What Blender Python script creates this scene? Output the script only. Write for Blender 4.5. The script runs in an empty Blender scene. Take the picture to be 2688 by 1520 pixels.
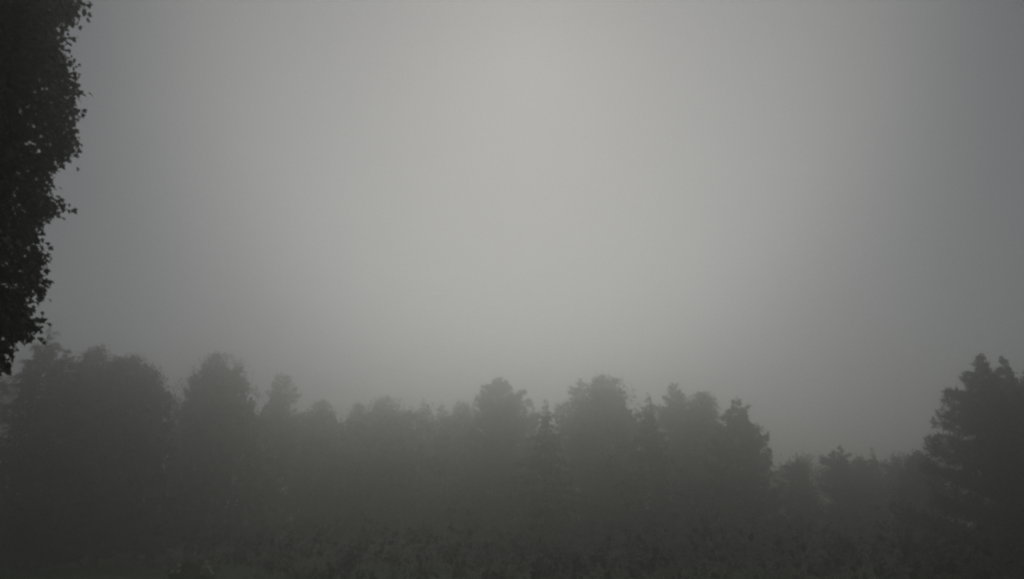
import bpy, math
import numpy as np
from mathutils import Vector

# ------------------------------------------------------------------ camera, sky, sun, exposure
SC = bpy.context.scene
COL = SC.collection
W, H, FPX = 2688.0, 1520.0, 1751.0          # photograph size and focal length in its pixels
CAM_Z = 4.0
HORIZON = 1385.0                            # image row of the horizon
PITCH = math.atan((HORIZON - H / 2) / FPX)
cam_data = bpy.data.cameras.new("camera")
cam = bpy.data.objects.new("camera", cam_data)
COL.objects.link(cam)
cam.location = (0, 0, CAM_Z)
cam.rotation_euler = (math.pi / 2 + PITCH, 0, 0)
cam_data.sensor_width = 36
cam_data.lens = 36 * FPX / W
cam_data.clip_start = 0.1
cam_data.clip_end = 6000
SC.camera = cam

SUN_EL, SUN_AZ = math.radians(39.5), math.radians(1.5)      # the sun stands behind the fog, ahead of the camera
world = bpy.data.worlds.new("World")
SC.world = world
world.use_nodes = True
wn = world.node_tree.nodes
wl = world.node_tree.links
bg = wn["Background"]
sky = wn.new("ShaderNodeTexSky")
sky.sky_type = 'NISHITA'
sky.sun_disc = False
sky.sun_elevation = SUN_EL
sky.sun_rotation = SUN_AZ
sky.altitude = 100
sky.air_density = 1.0
sky.dust_density = 0.65
sky.ozone_density = 1.0
hs = wn.new("ShaderNodeHueSaturation")
hs.inputs["Saturation"].default_value = 0.31
wl.new(sky.outputs[0], hs.inputs["Color"])
wl.new(hs.outputs[0], bg.inputs["Color"])
bg.inputs["Strength"].default_value = 0.06

sun_data = bpy.data.lights.new("sun", 'SUN')
sun = bpy.data.objects.new("sun", sun_data)
COL.objects.link(sun)
sun_data.energy = 1.4
sun_data.angle = math.radians(56)
sun_data.color = (1.0, 0.975, 0.94)
sd = Vector((math.sin(SUN_AZ) * math.cos(SUN_EL), math.cos(SUN_AZ) * math.cos(SUN_EL), math.sin(SUN_EL)))
sun.rotation_euler = sd.to_track_quat('Z', 'Y').to_euler()
sun.location = sd * 60

SC.view_settings.view_transform = 'Standard'
SC.view_settings.look = 'None'
SC.view_settings.gamma = 1.0
SC.view_settings.use_curve_mapping = False
SC.view_settings.exposure = -1.41
FOG = 0.0118
FOG_G = 0.88
cy = SC.cycles
cy.max_bounces = 6
cy.diffuse_bounces = 2
cy.glossy_bounces = 1
cy.transmission_bounces = 1
cy.volume_bounces = 3
cy.transparent_max_bounces = 4
cy.use_denoising = True
cy.denoiser = 'OPENIMAGEDENOISE'
cy.filter_width = 2.5
SC.render.dither_intensity = 2.0
cy.use_adaptive_sampling = False

rng = np.random.default_rng(7)

# ------------------------------------------------------------------ helpers
S = 1.35                                    # stand-off of the wood behind the lawn
CP, SP = math.cos(PITCH), math.sin(PITCH)


def ray(px, py):
    """direction of the view ray through a pixel of the photograph"""
    a, b = (px - W / 2) / FPX, (H / 2 - py) / FPX
    return np.array([a, CP - b * SP, SP + b * CP])


def at(px, py, Y):
    d = ray(px, py)
    k = Y / d[1]
    return np.array([d[0] * k, Y, CAM_Z + d[2] * k])


def ground_z(x, y):
    return (0.10 * np.sin(x * 0.11 + 1.3) * np.sin(y * 0.09) + 0.06 * np.sin(x * 0.31 + y * 0.23)
            + 0.04 * np.sin(x * 0.71 - y * 0.43))


def mesh(name, V, F, mat, smooth=False):
    """V (n,3); F (m,k) with one k, or a list of such arrays"""
    Fs = F if isinstance(F, list) else [F]
    me = bpy.data.meshes.new(name)
    V = np.asarray(V, dtype=np.float32)
    me.vertices.add(len(V))
    me.vertices.foreach_set("co", V.ravel())
    loops = np.concatenate([f.ravel() for f in Fs]).astype(np.int32)
    tot = np.concatenate([np.full(len(f), f.shape[1]) for f in Fs]).astype(np.int32)
    start = np.concatenate([[0], np.cumsum(tot)[:-1]]).astype(np.int32)
    me.loops.add(len(loops))
    me.loops.foreach_set("vertex_index", loops)
    me.polygons.add(len(tot))
    me.polygons.foreach_set("loop_start", start)
    me.update(calc_edges=True)
    if smooth:
        me.polygons.foreach_set("use_smooth", np.ones(len(tot), dtype=bool))
    me.materials.append(mat)
    return me


def obj(name, me, parent=None, loc=(0, 0, 0)):
    o = bpy.data.objects.new(name, me)
    COL.objects.link(o)
    o.parent = parent
    o.location = loc
    return o


def thing(name, label, cat, loc, group=None):
    o = bpy.data.objects.new(name, None)
    COL.objects.link(o)
    o.empty_display_size = 0.5
    o.location = loc
    o["label"] = label
    o["category"] = cat
    if group:
        o["group"] = group
    return o


class Geo:
    """collects vertices and faces of one mesh"""
    def __init__(self):
        self.V, self.F, self.n = [], {}, 0

    def add(self, V, F):
        self.V.append(V)
        self.F.setdefault(F.shape[1], []).append(F + self.n)
        self.n += len(V)

    def mesh(self, name, mat, smooth=False):
        return mesh(name, np.concatenate(self.V), [np.concatenate(f) for f in self.F.values()], mat, smooth)

    def tube(self, P, R, k=6):
        """tapered tube along points P with radii R"""
        P = np.asarray(P, float)
        n = len(P)
        T = np.gradient(P, axis=0)
        T /= np.linalg.norm(T, axis=1)[:, None] + 1e-9
        ref = np.array([0.31, 0.95, 0.05]) if abs(T[0][2]) > 0.8 else np.array([0.0, 0.0, 1.0])
        A = np.cross(T, ref)
        A /= np.linalg.norm(A, axis=1)[:, None] + 1e-9
        B = np.cross(T, A)
        ang = np.linspace(0, 2 * math.pi, k, endpoint=False)
        V = (P[:, None, :] + np.asarray(R)[:, None, None] * (np.cos(ang)[None, :, None] * A[:, None, :]
             + np.sin(ang)[None, :, None] * B[:, None, :])).reshape(-1, 3)
        i = np.arange(n - 1)[:, None] * k
        j = np.arange(k)[None, :]
        j2 = (j + 1) % k
        F = np.stack([i + j, i + j2, i + k + j2, i + k + j], -1).reshape(-1, 4)
        self.add(V, F)

    def blades(self, C, D, L, Wd):
        """lens-shaped blades: base C, unit direction D, length L, width Wd"""
        n = len(C)
        U = unit(rng.normal(size=(n, 3)))
        N = unit(np.cross(D, U))
        L = np.broadcast_to(L, n)[:, None]
        Wd = np.broadcast_to(Wd, n)[:, None]
        m = C + D * L * 0.5
        V = np.stack([C, m + N * Wd * 0.5, C + D * L, m - N * Wd * 0.5], 1).reshape(-1, 3)
        self.add(V, np.arange(n * 4).reshape(n, 4))


def unit(v):
    return v / (np.linalg.norm(v, axis=-1, keepdims=True) + 1e-9)


# ------------------------------------------------------------------ materials
def material(name, dark, light, scale, rough=0.75, bump=0.0, detail=4.0, coord="Object", distort=0.0):
    m = bpy.data.materials.new(name)
    m.use_nodes = True
    nt = m.node_tree
    b = nt.nodes["Principled BSDF"]
    b.inputs["Roughness"].default_value = rough
    b.inputs["Specular IOR Level"].default_value = 0.25
    tc = nt.nodes.new("ShaderNodeTexCoord")
    nz = nt.nodes.new("ShaderNodeTexNoise")
    nz.inputs["Scale"].default_value = scale
    nz.inputs["Detail"].default_value = detail
    nz.inputs["Distortion"].default_value = distort
    nt.links.new(tc.outputs[coord], nz.inputs["Vector"])
    cr = nt.nodes.new("ShaderNodeValToRGB")
    cr.color_ramp.elements[0].position = 0.32
    cr.color_ramp.elements[0].color = (*dark, 1)
    cr.color_ramp.elements[1].position = 0.68
    cr.color_ramp.elements[1].color = (*light, 1)
    nt.links.new(nz.outputs["Fac"], cr.inputs[0])
    nt.links.new(cr.outputs[0], b.inputs["Base Color"])
    if bump:
        bp = nt.nodes.new("ShaderNodeBump")
        bp.inputs["Strength"].default_value = bump
        bp.inputs["Distance"].default_value = 0.05
        nt.links.new(nz.outputs["Fac"], bp.inputs["Height"])
        nt.links.new(bp.outputs[0], b.inputs["Normal"])
    return m


M_PINE = material("pine_needles", (0.022, 0.036, 0.020), (0.045, 0.062, 0.030), 0.9)
M_SPRUCE = material("spruce_needles", (0.018, 0.030, 0.022), (0.036, 0.050, 0.034), 1.1)
M_LEAF = material("broad_leaves", (0.030, 0.050, 0.016), (0.065, 0.085, 0.026), 0.7)
M_MAPLE = material("maple_leaves", (0.018, 0.030, 0.012), (0.034, 0.048, 0.016), 1.5, rough=0.8)
M_BARK = material("bark", (0.035, 0.028, 0.022), (0.11, 0.095, 0.08), 6.0, rough=0.9, bump=0.6, distort=1.5)
M_GRASS = material("lawn_grass", (0.030, 0.055, 0.016), (0.065, 0.095, 0.030), 0.35, rough=0.9, bump=0.5, detail=9.0)
M_BLADE = material("grass_blades", (0.032, 0.060, 0.016), (0.075, 0.105, 0.035), 0.5, rough=0.8)
M_BRUSH = material("brush_leaves", (0.018, 0.028, 0.012), (0.026, 0.036, 0.015), 0.4)
M_BLOSSOM = material("pale_blossom", (0.62, 0.62, 0.54), (0.82, 0.81, 0.74), 9.0)


def petals_let_light_through(m):
    nt = m.node_tree
    tr = nt.nodes.new("ShaderNodeBsdfTranslucent")
    tr.inputs["Color"].default_value = (0.78, 0.77, 0.68, 1)
    mx = nt.nodes.new("ShaderNodeMixShader")
    mx.inputs[0].default_value = 0.55
    out = nt.nodes["Material Output"]
    nt.links.new(nt.nodes["Principled BSDF"].outputs[0], mx.inputs[1])
    nt.links.new(tr.outputs[0], mx.inputs[2])
    nt.links.new(mx.outputs[0], out.inputs["Surface"])


petals_let_light_through(M_BLOSSOM)

# ------------------------------------------------------------------ ground
def build_ground():
    near = np.linspace(-170, 170, 137)
    xs = np.concatenate([[-1400, -700, -350, -230], near, [230, 350, 700, 1400]])
    ys = np.concatenate([[-1400, -600, -200, -80], np.linspace(-30, 190, 111), [240, 400, 800, 1400]])
    X, Y = np.meshgrid(xs, ys)
    Z = ground_z(X, Y)
    Z = np.where((abs(X) > 200) | (Y > 200) | (Y < -60), 0, Z)
    V = np.stack([X, Y, Z], -1).reshape(-1, 3)
    nx, ny = len(xs), len(ys)
    i = np.arange(ny - 1)[:, None] * nx + np.arange(nx - 1)[None, :]
    F = np.stack([i, i + 1, i + nx + 1, i + nx], -1).reshape(-1, 4)
    o = obj("ground", mesh("ground", V, F, M_GRASS, True))
    o["kind"] = "structure"


build_ground()

# ------------------------------------------------------------------ trees of the wood
def profile(X0, pts, Y, sign, ztop, zlow, grow, widen=0.15):
    """half-width of a crown against height, from points on its outline"""
    z, r = [ztop], [0.05]
    for (px, py) in pts:
        p = at(px, py, Y)
        z.append(p[2])
        r.append(max(0.12, (p[0] - X0) * sign) + widen * max(0.0, ztop - p[2] - 4.0))
    zz, rr = np.array(z), np.array(r)
    order = np.argsort(zz)
    zz, rr = zz[order], rr[order]
    if zlow < zz[0]:
        zz = np.concatenate([[zlow], zz])
        rr = np.concatenate([[max(rr[0], rr.max()) * grow], rr])
    return lambda q: np.interp(q, zz, rr)


def trunk_mesh(h, r0, lean=0.0, limbs=()):
    g = Geo()
    t = np.linspace(0, 1, 9)
    P = np.stack([lean * h * t ** 2 + 0.012 * h * np.sin(t * 7 + 1) * t, 0.012 * h * np.sin(t * 5) * t, h * t - 0.3 * (t == 0)], -1)
    R = r0 * (1 - t) ** 0.8 + 0.03
    R[0] *= 1.35
    g.tube(P, R, 8)
    for (z0, tip, r) in limbs:
        f = z0 / h
        a = np.array([lean * h * f ** 2, 0, z0])
        tip = np.asarray(tip)
        s = np.linspace(0, 1, 5)[:, None]
        mid = a + (tip - a) * s + np.array([0, 0, 1]) * (s * (1 - s)) * 0.25 * np.linalg.norm(tip - a)
        g.tube(mid, r * (1 - s[:, 0]) + 0.015, 5)
    return g.mesh("trunk", M_BARK, True)


def bough_points(n, az, L, zs, rise, spread, broad):
    """needle-tuft positions along one bough"""
    t = rng.uniform(0.18, 1.0, n) ** 0.8
    side = rng.uniform(-1, 1, n) * spread * L * (1.05 - t) ** 0.7
    d = np.array([math.cos(az), math.sin(az), 0])
    e = np.array([-math.sin(az), math.cos(az), 0])
    P = d * (L * t)[:, None] + e * side[:, None]
    P[:, 2] = zs + rise * L * t ** 1.5 + rng.normal(size=n) * (0.035 * L + 0.03) * broad
    return P, d


def conifer(name, label, px_top, py_top, Y, left, right, kind="pine", dens=1.0, parts=False, low=0.05, grow=1.5,
            gap=0.8, lean=0.0, widen=0.15, group="trees of the foggy wood edge"):
    Y = Y * S
    p = at(px_top, py_top, Y)
    gz = float(ground_z(p[0], Y))
    h = p[2] - gz
    X0 = p[0] - lean * h
    zlow = gz + low * h
    fl = profile(X0, left, Y, -1, p[2], zlow, grow, widen)
    fr = profile(X0, right, Y, 1, p[2], zlow, grow, widen)
    root = thing(name, label, "tree", (X0, Y, gz), group)
    obj("trunk", trunk_mesh(h * 0.985, 0.011 * h + 0.05, lean), root)
    mat = M_PINE if kind == "pine" else M_SPRUCE
    core = Geo()
    boughs = []
    rise = 0.30 if kind == "pine" else -0.12
    spread = 0.34 if kind == "pine" else 0.22
    z = zlow - gz
    while z < h * 0.985:
        nb = rng.integers(4, 7)
        a0 = rng.uniform(0, 6.28)
        for k in range(nb):
            az = a0 + k * 2 * math.pi / nb + rng.normal() * 0.25
            c = math.cos(az)
            zt = z + rng.uniform(-0.3, 0.3)
            wl_, wr_ = float(fl(zt + gz)), float(fr(zt + gz))
            side = wr_ if c > 0 else wl_
            Lb = abs(c) * side + (1 - abs(c)) * 0.5 * (wl_ + wr_)
            q = rng.random()
            if parts:
                Lb *= rng.uniform(0.70, 1.06) if q < 0.85 else rng.uniform(0.45, 0.7)
            else:
                Lb *= rng.uniform(0.62, 1.06) if q < 0.7 else (rng.uniform(0.35, 0.7) if q < 0.82 else rng.uniform(1.05, 1.30))
            Lb = max(0.12, Lb)
            zs = zt - rise * Lb * 0.85
            n = int((3 + 9.5 * Lb) * dens * (1.0 if z > 0.5 * h or parts else 0.38))
            P, d = bough_points(n, az, Lb, zs, rise, spread, 1.0 if kind == "pine" else 0.8)
            P[:, 0] += lean * h * np.clip(P[:, 2] / h, 0, 1) ** 2
            g = Geo()
            m = 6
            Cc = np.repeat(P, m, 0) + rng.normal(size=(n * m, 3)) * 0.05
            D = unit(d * 0.7 + np.array([0, 0, 0.7 if kind == "pine" else 0.05]) + rng.normal(size=(n * m, 3)) * 0.6)
            ln = min(1.0, 0.30 + 0.45 * Lb)
            g.blades(Cc, D, rng.uniform(0.22, 0.62, n * m) * ln, rng.uniform(0.045, 0.09, n * m) * (0.5 + 0.5 * ln) * (1.0 if z > 0.5 * h or parts else 2.2))
            s = np.linspace(0, 1, 4)
            B = np.stack([math.cos(az) * Lb * s * 0.96, math.sin(az) * Lb * s * 0.96, zs + rise * Lb * s ** 1.5], -1)
            B[:, 0] += lean * h * np.clip(B[:, 2] / h, 0, 1) ** 2
            g.tube(B, (0.012 + 0.012 * Lb) * (1 - 0.85 * s), 4)
            boughs.append(g)
        z += gap * rng.uniform(0.7, 1.4) * (0.6 + 0.6 * (1 - z / h))
    # leader shoot and inner foliage
    n = int(90 * dens)
    zz = rng.uniform(0.86 * h, h, n)
    C = np.stack([lean * h * (zz / h) ** 2 + rng.normal(size=n) * 0.04, rng.normal(size=n) * 0.04, zz], -1)
    core.blades(C, unit(rng.normal(size=(n, 3)) * 0.6 + [0, 0, 0.8]), rng.uniform(0.12, 0.32, n), 0.05)
    n = int(3000 * dens)
    zz = zlow - gz + (0.88 * h - (zlow - gz)) * rng.random(n) ** 1.25
    az = rng.uniform(0, 6.28, n)
    rr = (np.where(np.cos(az) > 0, fr(zz + gz), fl(zz + gz)) * abs(np.cos(az))
          + 0.5 * (fl(zz + gz) + fr(zz + gz)) * (1 - abs(np.cos(az)))) * (0.66 if parts else 0.5) * np.sqrt(rng.random(n))
    C = np.stack([rr * np.cos(az) + lean * h * (zz / h) ** 2, rr * np.sin(az), zz - 0.2 * rr * np.sign(rise)], -1)
    core.blades(C, unit(rng.normal(size=(n, 3))), rng.uniform(0.35, 0.7, n), rng.uniform(0.15, 0.30, n))
    if not parts:
        for g in boughs:
            for v in g.F:
                pass
            core_add(core, g)
        obj("crown", core.mesh("crown", mat), root)
    else:
        cr = obj("crown", core.mesh("crown", mat), root)
        for g in boughs:
            obj("bough", g.mesh("bough", mat), cr)
    return root


def core_add(a, b):
    off = a.n
    V = np.concatenate(b.V)
    a.V.append(V)
    for k, fs in b.F.items():
        a.F.setdefault(k, []).append(np.concatenate(fs) + off)
    a.n += len(V)


def clump_leaves(g, C, rad, n, size, flat=0.8):
    """n leaves round every clump centre C with radius rad"""
    m = len(C)
    U = unit(rng.normal(size=(m * n, 3)))
    R = np.repeat(rad, n) * np.minimum(1.9, abs(rng.normal(size=m * n)) * 0.62)
    P = np.repeat(C, n, 0) + U * R[:, None] * np.array([1, 1, flat])
    D = unit(U * 0.7 + rng.normal(size=(m * n, 3)) * 0.6 + np.array([0, 0, -0.1]))
    L = rng.uniform(0.7, 1.3, m * n) * size
    g.blades(P, D, L, L * rng.uniform(0.55, 0.8, m * n))


def broadleaf(name, label, px_top, py_top, Y, left, right, dens=1.0, low=0.07, grow=1.15, leaf=0.25,
              group="trees of the foggy wood edge"):
    Y = Y * S
    p = at(px_top, py_top, Y)
    gz = float(ground_z(p[0], Y))
    h = p[2] - gz
    X0 = p[0]
    zlow = gz + low * h
    fl = profile(X0, left, Y, -1, p[2], zlow, grow)
    fr = profile(X0, right, Y, 1, p[2], zlow, grow)
    root = thing(name, label, "tree", (X0, Y, gz), group)

    def R(zz, az):
        c = np.cos(az)
        side = np.where(c > 0, fr(zz + gz), fl(zz + gz))
        return abs(c) * side + (1 - abs(c)) * 0.5 * (fl(zz + gz) + fr(zz + gz))
    g = Geo()
    n = int(300 * dens)
    zz = zlow - gz + (h - (zlow - gz)) * rng.random(n) ** 0.85
    az = rng.uniform(0, 6.28, n)
    lump = 0.86 + 0.13 * np.sin(az * 3 + zz * 1.5) + 0.13 * np.sin(az * 5 - zz * 2.9 + 2)
    rad = rng.uniform(0.35, 1.15, n)
    rr = np.maximum(0.0, R(zz, az) * lump * (1 - 0.45 * rng.random(n) ** 2) - rad * 0.6)
    cap = h - rad * (0.9 + 0.9 * rng.random(n))
    C = np.stack([rr * np.cos(az), rr * np.sin(az), np.minimum(zz, cap)], -1)
    clump_leaves(g, C, rad, 40, leaf * 1.06)
    # upright sprigs that roughen the outline
    n2 = int(210 * dens)
    zz2 = h * rng.uniform(0.6, 1.0, n2)
    az2 = rng.uniform(0, 6.28, n2)
    rr2 = R(zz2, az2) * rng.uniform(0.75, 1.22, n2)
    C2 = np.stack([rr2 * np.cos(az2), rr2 * np.sin(az2), zz2 - 0.2], -1)
    clump_leaves(g, C2, rng.uniform(0.2, 0.45, n2), 14, leaf * 0.75, 1.9)
    # shaded inner leaves
    n3 = int(2200 * dens)
    zz3 = rng.uniform(zlow - gz, h * 0.9, n3)
    az3 = rng.uniform(0, 6.28, n3)
    rr3 = R(zz3, az3) * 0.72 * np.sqrt(rng.random(n3))
    C3 = np.stack([rr3 * np.cos(az3), rr3 * np.sin(az3), zz3], -1)
    big = np.clip(0.30 * R(zz3, az3), 0.3, 1.5) * rng.uniform(0.7, 1.2, n3)
    g.blades(C3, unit(rng.normal(size=(n3, 3))), big, big * 0.75)
    limbs = []
    for k in range(9):
        q = C[rng.integers(0, len(C))]
        limbs.append((max(0.18 * h, min(q[2] - 0.8, 0.8 * h) * rng.uniform(0.55, 0.85)), q, 0.022 * h * 0.35))
    obj("trunk", trunk_mesh(h * 0.9, 0.014 * h + 0.05, 0.0, limbs), root)
    obj("crown", g.mesh("crown", M_LEAF), root)
    return root


# -- left part of the wood edge
conifer("pine_tree", "faint dark conifer spire just right of the maple's lowest leaves", 133, 852, 47,
        [(105, 900), (80, 950), (40, 1030)], [(150, 875), (160, 915), (175, 950), (200, 1030)], "spruce", 1.1)
conifer("pine_tree", "small pointed conifer between the faint spire and the round crowns", 178, 915, 50,
        [(163, 945), (140, 1000), (110, 1080)], [(198, 930), (212, 965), (240, 1020), (260, 1090)], "pine", 1.0)
broadleaf("broadleaf_tree", "leftmost round leafy crown, with a low peak, of the foggy wood", 259, 908, 57,
          [(235, 918), (212, 955), (200, 1010), (190, 1090)], [(290, 922), (320, 945), (345, 990), (365, 1080)])
broadleaf("broadleaf_tree", "wide dome-shaped leafy tree left of the first open gap", 350, 931, 56,
          [(318, 938), (292, 965), (275, 1020), (260, 1090)],
          [(391, 945), (419, 968), (444, 1010), (458, 1045), (468, 1120), (472, 1200)], 1.25)
broadleaf("broadleaf_tree", "broad bushy tree with a feathery top right of the first gap", 577, 924, 70,
          [(552, 934), (531, 946), (515, 985), (492, 1010), (490, 1060), (470, 1140), (455, 1220)],
          [(605, 931), (636, 941), (655, 982), (675, 1010), (690, 1060), (702, 1140), (720, 1220)], 1.35, leaf=0.2)
conifer("pine_tree", "slim lighter pine with one side bough, right of the broad bushy tree", 741, 975, 86,
        [(726, 985), (716, 1010), (703, 1036), (690, 1062), (676, 1150)],
        [(758, 987), (768, 1010), (789, 1032), (772, 1052), (800, 1092), (818, 1150)], "pine", 1.2)
broadleaf("broadleaf_tree", "low faint round crown right of the slim lighter pine", 849, 1046, 92,
          [(830, 1052), (814, 1068), (798, 1095), (785, 1160)], [(862, 1055), (873, 1075), (888, 1105), (905, 1170)], 0.9)
broadleaf("broadleaf_tree", "small faint crown left of the double-humped one at mid left", 943, 1056, 95,
          [(930, 1065), (918, 1085), (900, 1130), (890, 1180)], [(958, 1068), (972, 1095), (985, 1150)], 0.8)
broadleaf("broadleaf_tree", "faint crown with two humps, left of the small paired spires", 1015, 1038, 90,
          [(998, 1040), (980, 1052), (968, 1078), (950, 1140)], [(1042, 1042), (1062, 1058), (1074, 1085), (1090, 1150)], 1.0)
conifer("spruce_tree", "left one of two small faint spires left of the centre pine", 1112, 1046, 94,
        [(1104, 1066), (1090, 1100), (1070, 1170)], [(1122, 1068), (1134, 1100), (1150, 1170)], "spruce", 1.0)
conifer("spruce_tree", "right one of two small faint spires left of the centre pine", 1160, 1052, 95,
        [(1152, 1070), (1142, 1100), (1125, 1170)], [(1168, 1070), (1180, 1100), (1200, 1170)], "spruce", 1.0)
broadleaf("broadleaf_tree", "small rounded crown touching the centre pine's left side", 1213, 1048, 94,
          [(1200, 1053), (1188, 1070), (1176, 1105), (1165, 1170)], [(1228, 1053), (1242, 1075), (1255, 1110), (1270, 1170)], 0.8)
conifer("pine_tree", "tall bushy pine with two tops at the picture's centre", 1306, 992, 80,
        [(1288, 1008), (1268, 1024), (1247, 1042), (1255, 1080), (1240, 1140), (1225, 1220)],
        [(1324, 1003), (1350, 1001), (1372, 1024), (1384, 1052), (1393, 1100), (1402, 1170), (1420, 1240)], "pine", 1.6, gap=0.58)
conifer("spruce_tree", "tiny thin spire between the centre pine and the dark thin spruce", 1399, 1062, 84,
        [(1392, 1085), (1380, 1130), (1365, 1190)], [(1406, 1085), (1416, 1130), (1430, 1190)], "spruce", 0.7)
conifer("spruce_tree", "thin dark open-branched spruce in the gap right of the centre pine", 1432, 1047, 62,
        [(1424, 1070), (1412, 1095), (1402, 1120), (1385, 1160), (1368, 1220), (1355, 1300)],
        [(1441, 1070), (1452, 1095), (1464, 1120), (1480, 1160), (1496, 1220), (1510, 1300)], "spruce", 0.55, gap=0.8)
conifer("pine_tree", "pointed pine forming the left shoulder of the broadest crown", 1522, 992, 77,
        [(1508, 1010), (1484, 1026), (1478, 1055), (1462, 1092), (1448, 1160), (1430, 1230)],
        [(1540, 1012), (1556, 1050), (1570, 1110), (1590, 1200)], "pine", 1.3)
broadleaf("broadleaf_tree", "broadest leafy crown right of the picture's centre", 1580, 983, 74,
          [(1562, 990), (1548, 1012), (1535, 1060), (1520, 1120)],
          [(1614, 989), (1646, 1001), (1654, 1030), (1665, 1062), (1680, 1130), (1690, 1200)], 1.3)
conifer("spruce_tree", "thin dark spruce spire between two broad crowns, right of centre", 1701, 1032, 60,
        [(1692, 1052), (1685, 1075), (1668, 1100), (1655, 1150), (1640, 1230)],
        [(1710, 1052), (1718, 1078), (1726, 1110), (1744, 1160), (1760, 1240)], "spruce", 0.7, gap=0.8)
conifer("pine_tree", "knobbly pine top just right of the thin dark spire", 1766, 1005, 72,
        [(1752, 1022), (1738, 1045), (1722, 1068), (1708, 1130), (1690, 1210)],
        [(1780, 1020), (1797, 1018), (1815, 1045), (1830, 1100), (1850, 1200)], "pine", 1.4)
broadleaf("broadleaf_tree", "smooth rounded crown left of the jagged pine beside the open sky", 1842, 1027, 70,
          [(1818, 1034), (1800, 1050), (1788, 1100), (1775, 1180)], [(1864, 1034), (1880, 1058), (1886, 1110), (1900, 1190)], 1.0)
conifer("pine_tree", "jagged pine with long right boughs beside the wide open gap", 1934, 1043, 60,
        [(1915, 1055), (1906, 1082), (1880, 1112), (1860, 1180), (1840, 1260)],
        [(1950, 1060), (1955, 1084), (1982, 1080), (1976, 1102), (1993, 1116), (2002, 1140), (2030, 1156), (1998, 1178),
         (2030, 1198), (2000, 1213), (2034, 1226), (2012, 1246), (2060, 1300)], "pine", 1.3, parts=True, gap=0.62, widen=0.05)
# -- low trees on the right
conifer("pine_tree", "small low pine in the open gap right of the jagged pine", 2092, 1198, 62,
        [(2078, 1210), (2062, 1225), (2048, 1255), (2030, 1320)], [(2106, 1210), (2120, 1228), (2130, 1265), (2145, 1320)], "pine", 1.1)
conifer("pine_tree", "low pine leaning right, with a crooked top, in the open gap", 2204, 1169, 60,
        [(2192, 1176), (2176, 1184), (2150, 1200), (2148, 1235), (2130, 1290)],
        [(2209, 1182), (2214, 1198), (2226, 1225), (2240, 1290)], "pine", 1.3, lean=0.03)
broadleaf("broadleaf_tree", "low bushy crown right of the leaning pine", 2254, 1203, 62,
          [(2240, 1210), (2228, 1230), (2215, 1290)], [(2268, 1210), (2280, 1232), (2290, 1290)], 0.7)
conifer("spruce_tree", "thin low spire near the middle of the right-hand low trees", 2288, 1178, 66,
        [(2282, 1195), (2274, 1220), (2260, 1280)], [(2295, 1196), (2303, 1222), (2318, 1280)], "spruce", 0.7)
conifer("pine_tree", "low tufted pine right of the thin low spire", 2346, 1196, 60,
        [(2334, 1206), (2318, 1222), (2305, 1280)], [(2358, 1206), (2370, 1226), (2385, 1280)], "pine", 1.1)
broadleaf("broadleaf_tree", "low rounded tree against the big right pine's lowest boughs", 2408, 1185, 50,
          [(2394, 1192), (2380, 1210), (2368, 1250), (2355, 1320)], [(2428, 1190), (2446, 1215), (2460, 1270)], 0.9)
# -- nearer dark trees at the right edge
conifer("pine_tree", "big dark pine at right with long uneven boughs reaching left", 2573, 928, 37,
        [(2562, 948), (2552, 966), (2534, 988), (2512, 1010), (2492, 1032), (2472, 1050), (2478, 1080), (2470, 1112), (2456, 1138),
         (2440, 1160), (2446, 1186), (2436, 1215), (2430, 1250), (2415, 1290), (2395, 1350)],
        [(2586, 950), (2596, 975), (2606, 1010), (2630, 1080), (2660, 1200)], "pine", 1.25, parts=True, gap=0.34, low=0.05, widen=0.0)
conifer("pine_tree", "dark twin pine top right of the big right-hand pine", 2631, 938, 40,
        [(2622, 955), (2612, 980), (2604, 1015), (2590, 1070), (2570, 1160)],
        [(2641, 952), (2652, 975), (2664, 1004), (2690, 1050), (2730, 1130), (2760, 1220)], "pine", 1.2, parts=True, gap=0.34, low=0.05, widen=0.0)
broadleaf("broadleaf_tree", "dark leafy tree cut off by the right edge beside the twin pine", 2712, 972, 36,
          [(2698, 980), (2682, 992), (2674, 1020), (2660, 1080), (2650, 1160)],
          [(2740, 985), (2780, 1030), (2810, 1120)], 1.1, leaf=0.2)
broadleaf("broadleaf_tree", "leafy tree cut off by the left edge, low behind the maple", -110, 880, 50,
          [(-170, 900), (-230, 1010)], [(-50, 900), (0, 1010)], 1.0)

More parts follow.
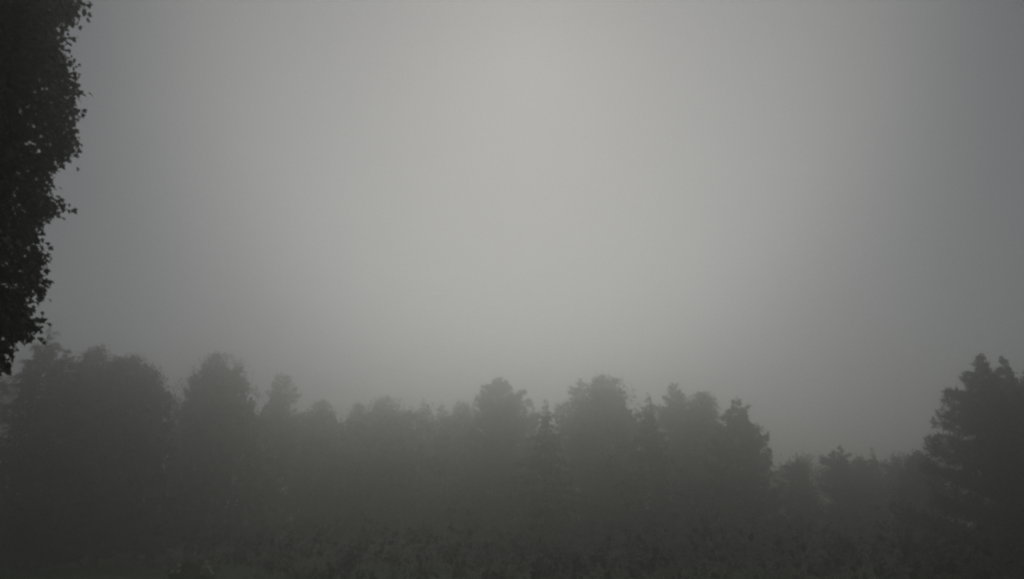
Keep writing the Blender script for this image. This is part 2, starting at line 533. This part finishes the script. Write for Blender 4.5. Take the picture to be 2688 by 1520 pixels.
# ------------------------------------------------------------------ the wood behind and the brush at its foot
def build_woods():
    g = Geo()
    tx = np.array([-700, -100, 0, 400, 465, 520, 690, 790, 900, 1100, 1360, 1400, 1460, 1500, 1670, 1720, 1880, 2000, 2080, 2420, 2500, 2688, 3300])
    ty = np.array([960, 980, 990, 1030, 1070, 1070, 1075, 1085, 1095, 1090, 1095, 1150, 1150, 1090, 1105, 1090, 1110, 1218, 1222, 1215, 1150, 1110, 1100])
    n = 4200
    px = rng.uniform(-500, 3200, n)
    Y = S * rng.uniform(77, 98, n)
    top = np.interp(px, tx, ty) + 14 * np.sin(px * 0.05) + 10 * np.sin(px * 0.121 + 1)
    C = []
    for i in range(n):
        p = at(px[i], top[i], Y[i])
        C.append((p[0], Y[i], max(0.8, p[2] * (1 - rng.random() ** 1.3) + 0.5)))
    C = np.array(C)
    zt = np.array([at(px[i], top[i], Y[i])[2] for i in range(n)])
    C[:, 2] = np.minimum(C[:, 2], zt - 0.6)
    clump_leaves(g, C, rng.uniform(0.9, 1.8, n), 28, 0.46, 0.9)
    # the dark depth of the wood
    n1 = 9000
    j = rng.integers(0, n, n1)
    C1 = np.stack([C[j, 0] + rng.normal(size=n1), C[j, 1] + rng.uniform(-1, 4, n1), (zt[j] - 1.5) * rng.random(n1) ** 0.8], -1)
    g.blades(C1, unit(rng.normal(size=(n1, 3))), rng.uniform(0.9, 1.7, n1), rng.uniform(0.6, 1.1, n1))
    # unseen wood, added beside and behind the viewer to shade fog and leaves
    n2 = 2600
    a = rng.uniform(0, 1, n2)
    bear = np.where(rng.random(n2) < 0.5, rng.uniform(-205, -47, n2), rng.uniform(47, 155, n2))
    br = np.radians(bear)
    dd = rng.uniform(0, 16, n2) + np.where(abs(bear) > 100, 34, 34 + 66 * np.clip((80 - abs(bear)) / 33, 0, 1))
    hh = 17 + 3 * np.sin(br * 9) + 2.5 * np.sin(br * 23 + 1)
    C2 = np.stack([dd * np.sin(br), dd * np.cos(br), 0.8 + (hh - 1) * rng.random(n2) ** 0.8], -1)
    clump_leaves(g, C2, rng.uniform(1.2, 2.4, n2), 15, 0.95, 0.9)
    # thin stems inside the mass
    for i in range(60):
        j = rng.integers(0, n)
        x, y = C[j, 0], C[j, 1]
        g.tube([(x, y, -0.2), (x + 0.2, y, zt[j] * 0.45), (x + 0.1, y, zt[j] * 0.85)], [0.2, 0.14, 0.05], 5)
    o = obj("woods", g.mesh("woods", M_LEAF))
    o["kind"] = "stuff"
    o["label"] = "deep wood fading into fog behind the front trees"
    o["category"] = "woods"


build_woods()


def lawn_edge(px):
    """distance at which the lawn ends and the brush begins, along each view direction"""
    return np.interp(px, [-800, 60, 330, 500, 720, 900, 1600, 2300, 2688, 3400],
                     [70, 97, 100, 72, 52, 42, 36, 33, 30, 30])


def build_brush():
    g = Geo()
    n = 4300
    px = rng.uniform(-700, 3300, n)
    e = lawn_edge(px)
    far = 100 * S
    Y = e + (far - e) * rng.random(n) ** 1.25 + 1.0
    X = (px - W / 2) / FPX * Y / CP
    depth = (Y - e)
    h = 0.8 + 3.6 * (1 - np.exp(-depth / 9.0)) + 1.3 * np.sin(X * 0.35) * np.sin(Y * 0.21) + 0.5 * np.sin(X * 1.1)
    h = np.maximum(0.7, h)
    C = np.stack([X, Y, ground_z(X, Y) + 0.3 + h * rng.random(n) ** 0.7], -1)
    clump_leaves(g, C, rng.uniform(0.5, 1.1, n), 50, 0.12, 0.85)
    n1 = 9000
    j = rng.integers(0, n, n1)
    C1 = C[j] * np.array([1, 1, 0.8]) + rng.normal(size=(n1, 3)) * [0.4, 0.4, 0.05] + np.array([0, 0.6, 0])
    g.blades(C1, unit(rng.normal(size=(n1, 3))), rng.uniform(0.4, 0.8, n1), rng.uniform(0.3, 0.5, n1))
    o = obj("brush", g.mesh("brush", M_BRUSH))
    o["kind"] = "stuff"
    o["label"] = "dark leafy brush filling the foot of the wood"
    o["category"] = "brush"


build_brush()


def build_grass():
    g = Geo()
    n = 5000
    px = rng.uniform(-300, 1000, n)
    Y = rng.uniform(34, 100, n)
    ok = Y < lawn_edge(px) + 2
    px, Y = px[ok], Y[ok]
    X = (px - W / 2) / FPX * Y / CP
    C = np.stack([X, Y, ground_z(X, Y) - 0.01], -1)
    C = np.repeat(C, 3, 0) + rng.normal(size=(len(C) * 3, 3)) * [0.06, 0.06, 0]
    D = unit(rng.normal(size=(len(C), 3)) * 0.35 + [0, 0, 1.0])
    g.blades(C, D, rng.uniform(0.07, 0.2, len(C)), 0.025)
    o = obj("grass", g.mesh("grass", M_BLADE))
    o["kind"] = "stuff"
    o["label"] = "short damp grass of the lawn at lower left"
    o["category"] = "grass"


build_grass()

# ------------------------------------------------------------------ shrubs on the lawn
def shrub(name, label, px, py_top, Y, half_px, mat, dens=1.0, leaf=0.07, blossoms=()):
    p = at(px, py_top, Y)
    gz = float(ground_z(p[0], Y))
    h = p[2] - gz
    hw = half_px / FPX * Y
    root = thing(name, label, "shrub", (p[0], Y, gz))
    st = Geo()
    g = Geo()
    nst = 9
    tips = []
    for k in range(nst):
        a = k * 2.4
        tip = np.array([math.cos(a) * hw * rng.uniform(0.3, 0.8), math.sin(a) * hw * rng.uniform(0.3, 0.8), h * rng.uniform(0.55, 0.8)])
        tips.append(tip)
        s = np.linspace(0, 1, 5)[:, None]
        st.tube(np.array([0, 0, -0.05]) + tip * np.concatenate([s ** 1.3, s ** 1.3, s], 1), 0.022 * (1 - 0.7 * s[:, 0]), 5)
    obj("stems", st.mesh("stems", M_BARK, True), root).name = "stem"
    n = int(150 * dens)
    u = unit(rng.normal(size=(n, 3)))
    u[:, 2] = abs(u[:, 2])
    r = rng.uniform(0.6, 1.0, n)
    C = u * r[:, None] * np.array([hw, hw, h * 0.88]) + np.array([0, 0, h * 0.1])
    clump_leaves(g, C, rng.uniform(0.12, 0.28, n), 34, leaf)
    f = obj("foliage", g.mesh("foliage", mat), root)
    f["kind"] = "stuff"
    for (bx, by, br) in blossoms:
        br *= 1.25
        q = at(bx, by, Y - hw * 1.28) - np.array([p[0], Y, gz])
        b = Geo()
        m = 110
        U = unit(rng.normal(size=(m, 3)))
        Cb = U * (br * rng.random(m) ** 0.3)[:, None] * np.array([1, 1, 0.85])
        b.blades(Cb, unit(U + rng.normal(size=(m, 3)) * 0.8), 0.10, 0.085)
        b.tube([(0, 0, -br * 1.8), (0, 0, 0)], [0.008, 0.006], 4)
        obj("blossom", b.mesh("blossom", M_BLOSSOM), root, q)
    return root


shrub("flowering_shrub", "small flowering shrub with a few pale blossoms on the dark lawn", 508, 1470, 50, 60, M_BLADE, 1.3, 0.11,
      [(535, 1491, .10), (546, 1490, .10), (533, 1501, .11), (540, 1500, .10), (548, 1499, .11), (544, 1507, .12), (554, 1506, .09),
       (468, 1499, .07), (452, 1500, .06), (470, 1483, .06), (542, 1476, .06)])

# ------------------------------------------------------------------ the maple close by on the left
def maple_leaf_shape():
    """five-lobed leaf, stalk at the origin, length one, as a fan with a fold along the middle"""
    half = [(0.0, 0.0), (0.20, -0.06), (0.42, 0.06), (0.33, 0.20), (0.62, 0.42), (0.42, 0.46), (0.24, 0.55), (0.20, 0.74), (0.0, 1.0)]
    out = [(x, y) for x, y in half] + [(-x, y) for x, y in half[-2:0:-1]]
    V = [(0.0, 0.38, 0.0)] + [(x, y, 0.22 * abs(x) - 0.10 * y * y) for x, y in out]
    n = len(out)
    F = [(0, 1 + i, 1 + (i + 1) % n) for i in range(n)]
    simple = [(0, 0, 0), (0.34, 0.02, 0.07), (0.30, 0.24, 0.06), (0.58, 0.42, 0.10), (0.24, 0.56, 0.02), (0, 1, -0.10),
              (-0.24, 0.56, 0.02), (-0.58, 0.42, 0.10), (-0.30, 0.24, 0.06), (-0.34, 0.02, 0.07)]
    SF = [(0, 1, 2), (0, 2, 8), (0, 8, 9), (2, 3, 4), (6, 7, 8), (2, 4, 6), (2, 6, 8), (4, 5, 6)]
    return np.array(V), np.array(F), np.array(simple, float), np.array(SF)


def build_maple():
    LV, LF, SV, SF = maple_leaf_shape()
    dist = 10.5
    ang = math.atan((-900 - W / 2) / FPX)
    P = np.array([math.sin(ang) * dist, math.cos(ang) * dist])
    u = P / np.linalg.norm(P)
    r = np.array([u[1], -u[0]])
    gz = float(ground_z(P[0], P[1]))
    edge = [(240, 0), (222, 28), (210, 62), (176, 64), (160, 72), (163, 100), (178, 130), (183, 160), (174, 176), (158, 182), (180, 200),
            (206, 228), (215, 255), (211, 275), (200, 300), (190, 338), (212, 358), (206, 408), (184, 422), (164, 438), (146, 460),
            (132, 474), (132, 498), (161, 524), (167, 552), (163, 572), (114, 570), (113, 612), (114, 630), (92, 634), (100, 654),
            (117, 684), (132, 722), (130, 780), (92, 788), (88, 816), (120, 848), (116, 868), (88, 884), (57, 852), (46, 918), (37, 972),
            (16, 976), (0, 962)]
    prof = []
    for (px, py) in edge:
        d = ray(px, py)
        k = dist / (d[0] * u[0] + d[1] * u[1])
        q = np.array([d[0] * k, d[1] * k])
        prof.append((np.dot(q - P, r), CAM_Z + d[2] * k - gz))
    prof = np.array(prof)
    zs, ss = prof[::-1, 1], prof[::-1, 0]
    order = np.argsort(zs)
    zs, ss = zs[order], ss[order]
    ztop = zs[-1] + 3.0
    zs2 = np.concatenate([[3.2], zs, [zs[-1] + 0.8, zs[-1] + 1.9, ztop]])
    ss2 = np.concatenate([[1.2], ss, [ss[-1] * 0.95, ss[-1] * 0.72, 0.3]])
    smooth_s = np.array([np.mean(np.interp(np.linspace(z - 0.9, z + 0.9, 9), zs2, ss2)) for z in zs2])
    root = thing("maple_tree", "big black-looking maple filling the left edge close to the viewer", "tree", (P[0], P[1], gz))
    r3, u3 = np.array([r[0], r[1], 0]), np.array([u[0], u[1], 0])
    # trunk and limbs
    t = np.linspace(0, 1, 12)
    tr = Geo()
    Pt = np.stack([0.25 * np.sin(t * 4), 0.2 * np.sin(t * 3 + 1) - 0.17, t * ztop * 0.9 - 0.1], -1)
    Rt = 0.30 * (1 - t) ** 0.75 + 0.03
    Rt[0] = 0.42
    tr.tube(Pt, Rt, 12)
    obj("trunk", tr.mesh("trunk", M_BARK, True), root)
    # sprays of leaves: centres
    def Rz(z, a):
        """crown radius at height z, bearing a from the camera's right"""
        w = np.exp(-(a / 0.22) ** 2)
        base = np.interp(z, zs2, smooth_s)
        det = np.interp(z, zs2, ss2)
        lump = 0.82 + 0.05 * np.sin(a * 4 + z * 1.3) + 0.04 * np.sin(a * 7 - z * 2.1)
        return w * det + (1 - w) * base * lump
    cents, fine = [], []
    # along the outline itself, then the mass right behind it
    seg = np.linalg.norm(np.diff(prof, axis=0), axis=1)
    for (step, lo, hi, spread) in ((0.015, 0.11, 0.34, 0.06), (0.016, 0.28, 1.0, 0.16), (0.009, 0.5, 1.9, 0.34)):
        for i in range(len(prof) - 1):
            for k in range(max(1, int(seg[i] / step))):
                f = rng.random()
                q = prof[i] * (1 - f) + prof[i + 1] * f
                a = rng.normal() * spread
                zz = q[1] + rng.normal() * 0.04
                rad = min(q[0], np.interp(zz, zs2, ss2)) - rng.uniform(lo, hi)
                cents.append(r3 * rad * math.cos(a) + u3 * (rad * math.sin(a)) + np.array([0, 0, zz]))
        if spread < 0.2:
            n_edge = len(cents)
    n = 3000
    zz = rng.uniform(4.2, ztop, n)
    a = rng.uniform(-2.2, 0.9, n)
    rr = Rz(zz, a) - 0.36 - rng.uniform(0, 1, n) ** 1.3 * 1.2
    for i in range(n):
        if rr[i] > 0.2:
            cents.append(r3 * rr[i] * math.cos(a[i]) + u3 * rr[i] * math.sin(a[i]) + np.array([0, 0, zz[i]]))
    cents = np.array(cents)
    # leaves of each spray
    per = 12
    m = len(cents)
    N = m * per
    C = np.repeat(cents, per, 0)
    out = unit(C * np.array([1, 1, 0.0]))
    off = rng.normal(size=(N, 3)) * np.array([0.075, 0.075, 0.068])
    pos = C + off
    size = 0.048 + 0.05 * rng.random(N) ** 1.4
    size[n_edge * per:] *= 1.5
    tip = unit(out * 0.55 + np.array([0, 0, -0.75]) + rng.normal(size=(N, 3)) * 0.55)     # blades hang outward and down
    nor = unit(np.array([0, 0, 0.8]) + out * 0.6 + rng.normal(size=(N, 3)) * 0.6)
    side = unit(np.cross(tip, nor))
    nor = np.cross(side, tip)
    # the 300 leaves that stand out most on the outline become parts of their own
    wp = pos + np.array([P[0], P[1], gz])
    rel = wp - np.array([0, 0, CAM_Z])
    fwd = rel[:, 1] * CP + rel[:, 2] * SP
    upc = -rel[:, 1] * SP + rel[:, 2] * CP
    sx = W / 2 + FPX * rel[:, 0] / fwd
    sy = H / 2 - FPX * upc / fwd
    ex = np.array(edge)
    lim = np.interp(sy, ex[np.argsort(ex[:, 1])][:, 1], ex[np.argsort(ex[:, 1])][:, 0])
    score = (sx - lim) + size * 60
    score[(sx < 4) | (sy < 4) | (sy > 980)] = -1e9
    pick = np.argsort(-score)[:300]
    keep = np.ones(N, bool)
    keep[pick] = False

    def place(idx, LV, LF):
        A = np.stack([side[idx], tip[idx], nor[idx]], 1) * size[idx][:, None, None]
        V = np.einsum('kc,ncd->nkd', LV, A) + pos[idx][:, None, :]
        F = LF[None] + (np.arange(len(idx)) * len(LV))[:, None, None]
        return V.reshape(-1, 3), F.reshape(-1, 3)
    g = Geo()
    idx = np.arange(N)
    V, F = place(np.nonzero(keep & (idx < n_edge * per))[0], LV, LF)
    g.add(V, F)
    V, F = place(np.nonzero(keep & (idx >= n_edge * per))[0], SV, SF)
    g.add(V, F)
    # the far side and the inside of the crown: simpler leaves
    n = 9000
    zz = 4.0 + (ztop - 4.3) * rng.random(n)
    a = rng.uniform(0.9, 2 * math.pi - 2.2, n)
    rr = Rz(zz, 2.0 + 0 * a) * (1 - 0.5 * rng.random(n) ** 2)
    C1 = r3 * (rr * np.cos(a))[:, None] + u3 * (rr * np.sin(a))[:, None] + np.stack([0 * zz, 0 * zz, zz], -1)
    g.blades(C1, unit(rng.normal(size=(n, 3)) + [0, 0, -0.5]), rng.uniform(0.14, 0.26, n), rng.uniform(0.1, 0.18, n))
    n = 26000
    zz = 4.4 + (ztop - 5.2) * rng.random(n)
    a = rng.uniform(0, 2 * math.pi, n)
    rr = np.maximum(0, np.minimum(Rz(zz, a), np.interp(zz, zs2, smooth_s)) - 0.7) * np.sqrt(rng.random(n))
    C2 = r3 * (rr * np.cos(a))[:, None] + u3 * (rr * np.sin(a))[:, None] + np.stack([0 * zz, 0 * zz, zz], -1)
    g.blades(C2, unit(rng.normal(size=(n, 3))), rng.uniform(0.26, 0.46, n), rng.uniform(0.2, 0.34, n))
    f = obj("foliage", g.mesh("foliage", M_MAPLE), root)
    f["kind"] = "stuff"
    # limbs that carry the sprays
    for k in range(26):
        q = cents[rng.integers(0, m)]
        z0 = max(2.6, q[2] - rng.uniform(1.0, 2.6))
        a0 = np.array([np.interp(z0, Pt[:, 2], Pt[:, 0]), np.interp(z0, Pt[:, 2], Pt[:, 1]), z0])
        s = np.linspace(0, 1, 7)[:, None]
        bend = np.array([0, 0, 1.0]) * np.sin(s * math.pi) * 0.55
        lg = Geo()
        lg.tube(a0 + (q - a0) * s + bend, 0.075 * (1 - s[:, 0]) + 0.008, 6)
        obj("limb", lg.mesh("limb", M_BARK, True), root)
    lm = mesh("leaf", LV, LF, M_MAPLE)
    from mathutils import Matrix
    for i in pick:
        o = bpy.data.objects.new("leaf", lm)
        COL.objects.link(o)
        o.parent = root
        M = np.eye(4)
        M[:3, 0], M[:3, 1], M[:3, 2] = side[i] * size[i], tip[i] * size[i], nor[i] * size[i]
        M[:3, 3] = pos[i]
        o.matrix_local = Matrix(M.tolist())


build_maple()

# ------------------------------------------------------------------ the fog
def build_haze(top):
    V = np.array([(x, y, z) for z in (-2.0, top) for y in (-1450, 1450) for x in (-1450, 1450)], float)
    F = np.array([(0, 2, 3, 1), (4, 5, 7, 6), (0, 1, 5, 4), (2, 6, 7, 3), (0, 4, 6, 2), (1, 3, 7, 5)])
    m = bpy.data.materials.new("fog")
    m.use_nodes = True
    nt = m.node_tree
    nt.nodes.remove(nt.nodes["Principled BSDF"])
    v = nt.nodes.new("ShaderNodeVolumePrincipled")
    v.inputs["Color"].default_value = (0.935, 0.936, 0.903, 1)
    v.inputs["Density"].default_value = FOG
    v.inputs["Anisotropy"].default_value = FOG_G
    nt.links.new(v.outputs[0], nt.nodes["Material Output"].inputs["Volume"])
    o = obj("haze", mesh("haze", V, F, m))
    o["kind"] = "stuff"
    o["label"] = "pale morning fog filling the whole view"
    o["category"] = "fog"


bpy.context.view_layer.update()
top = max((o.matrix_world @ Vector(c)).z for o in COL.objects if o.type == 'MESH' for c in o.bound_box)
print("highest thing", top, "triangles", sum(len(o.data.loops) - 2 * len(o.data.polygons) for o in COL.objects if o.type == 'MESH'))
build_haze(top + 0.8)
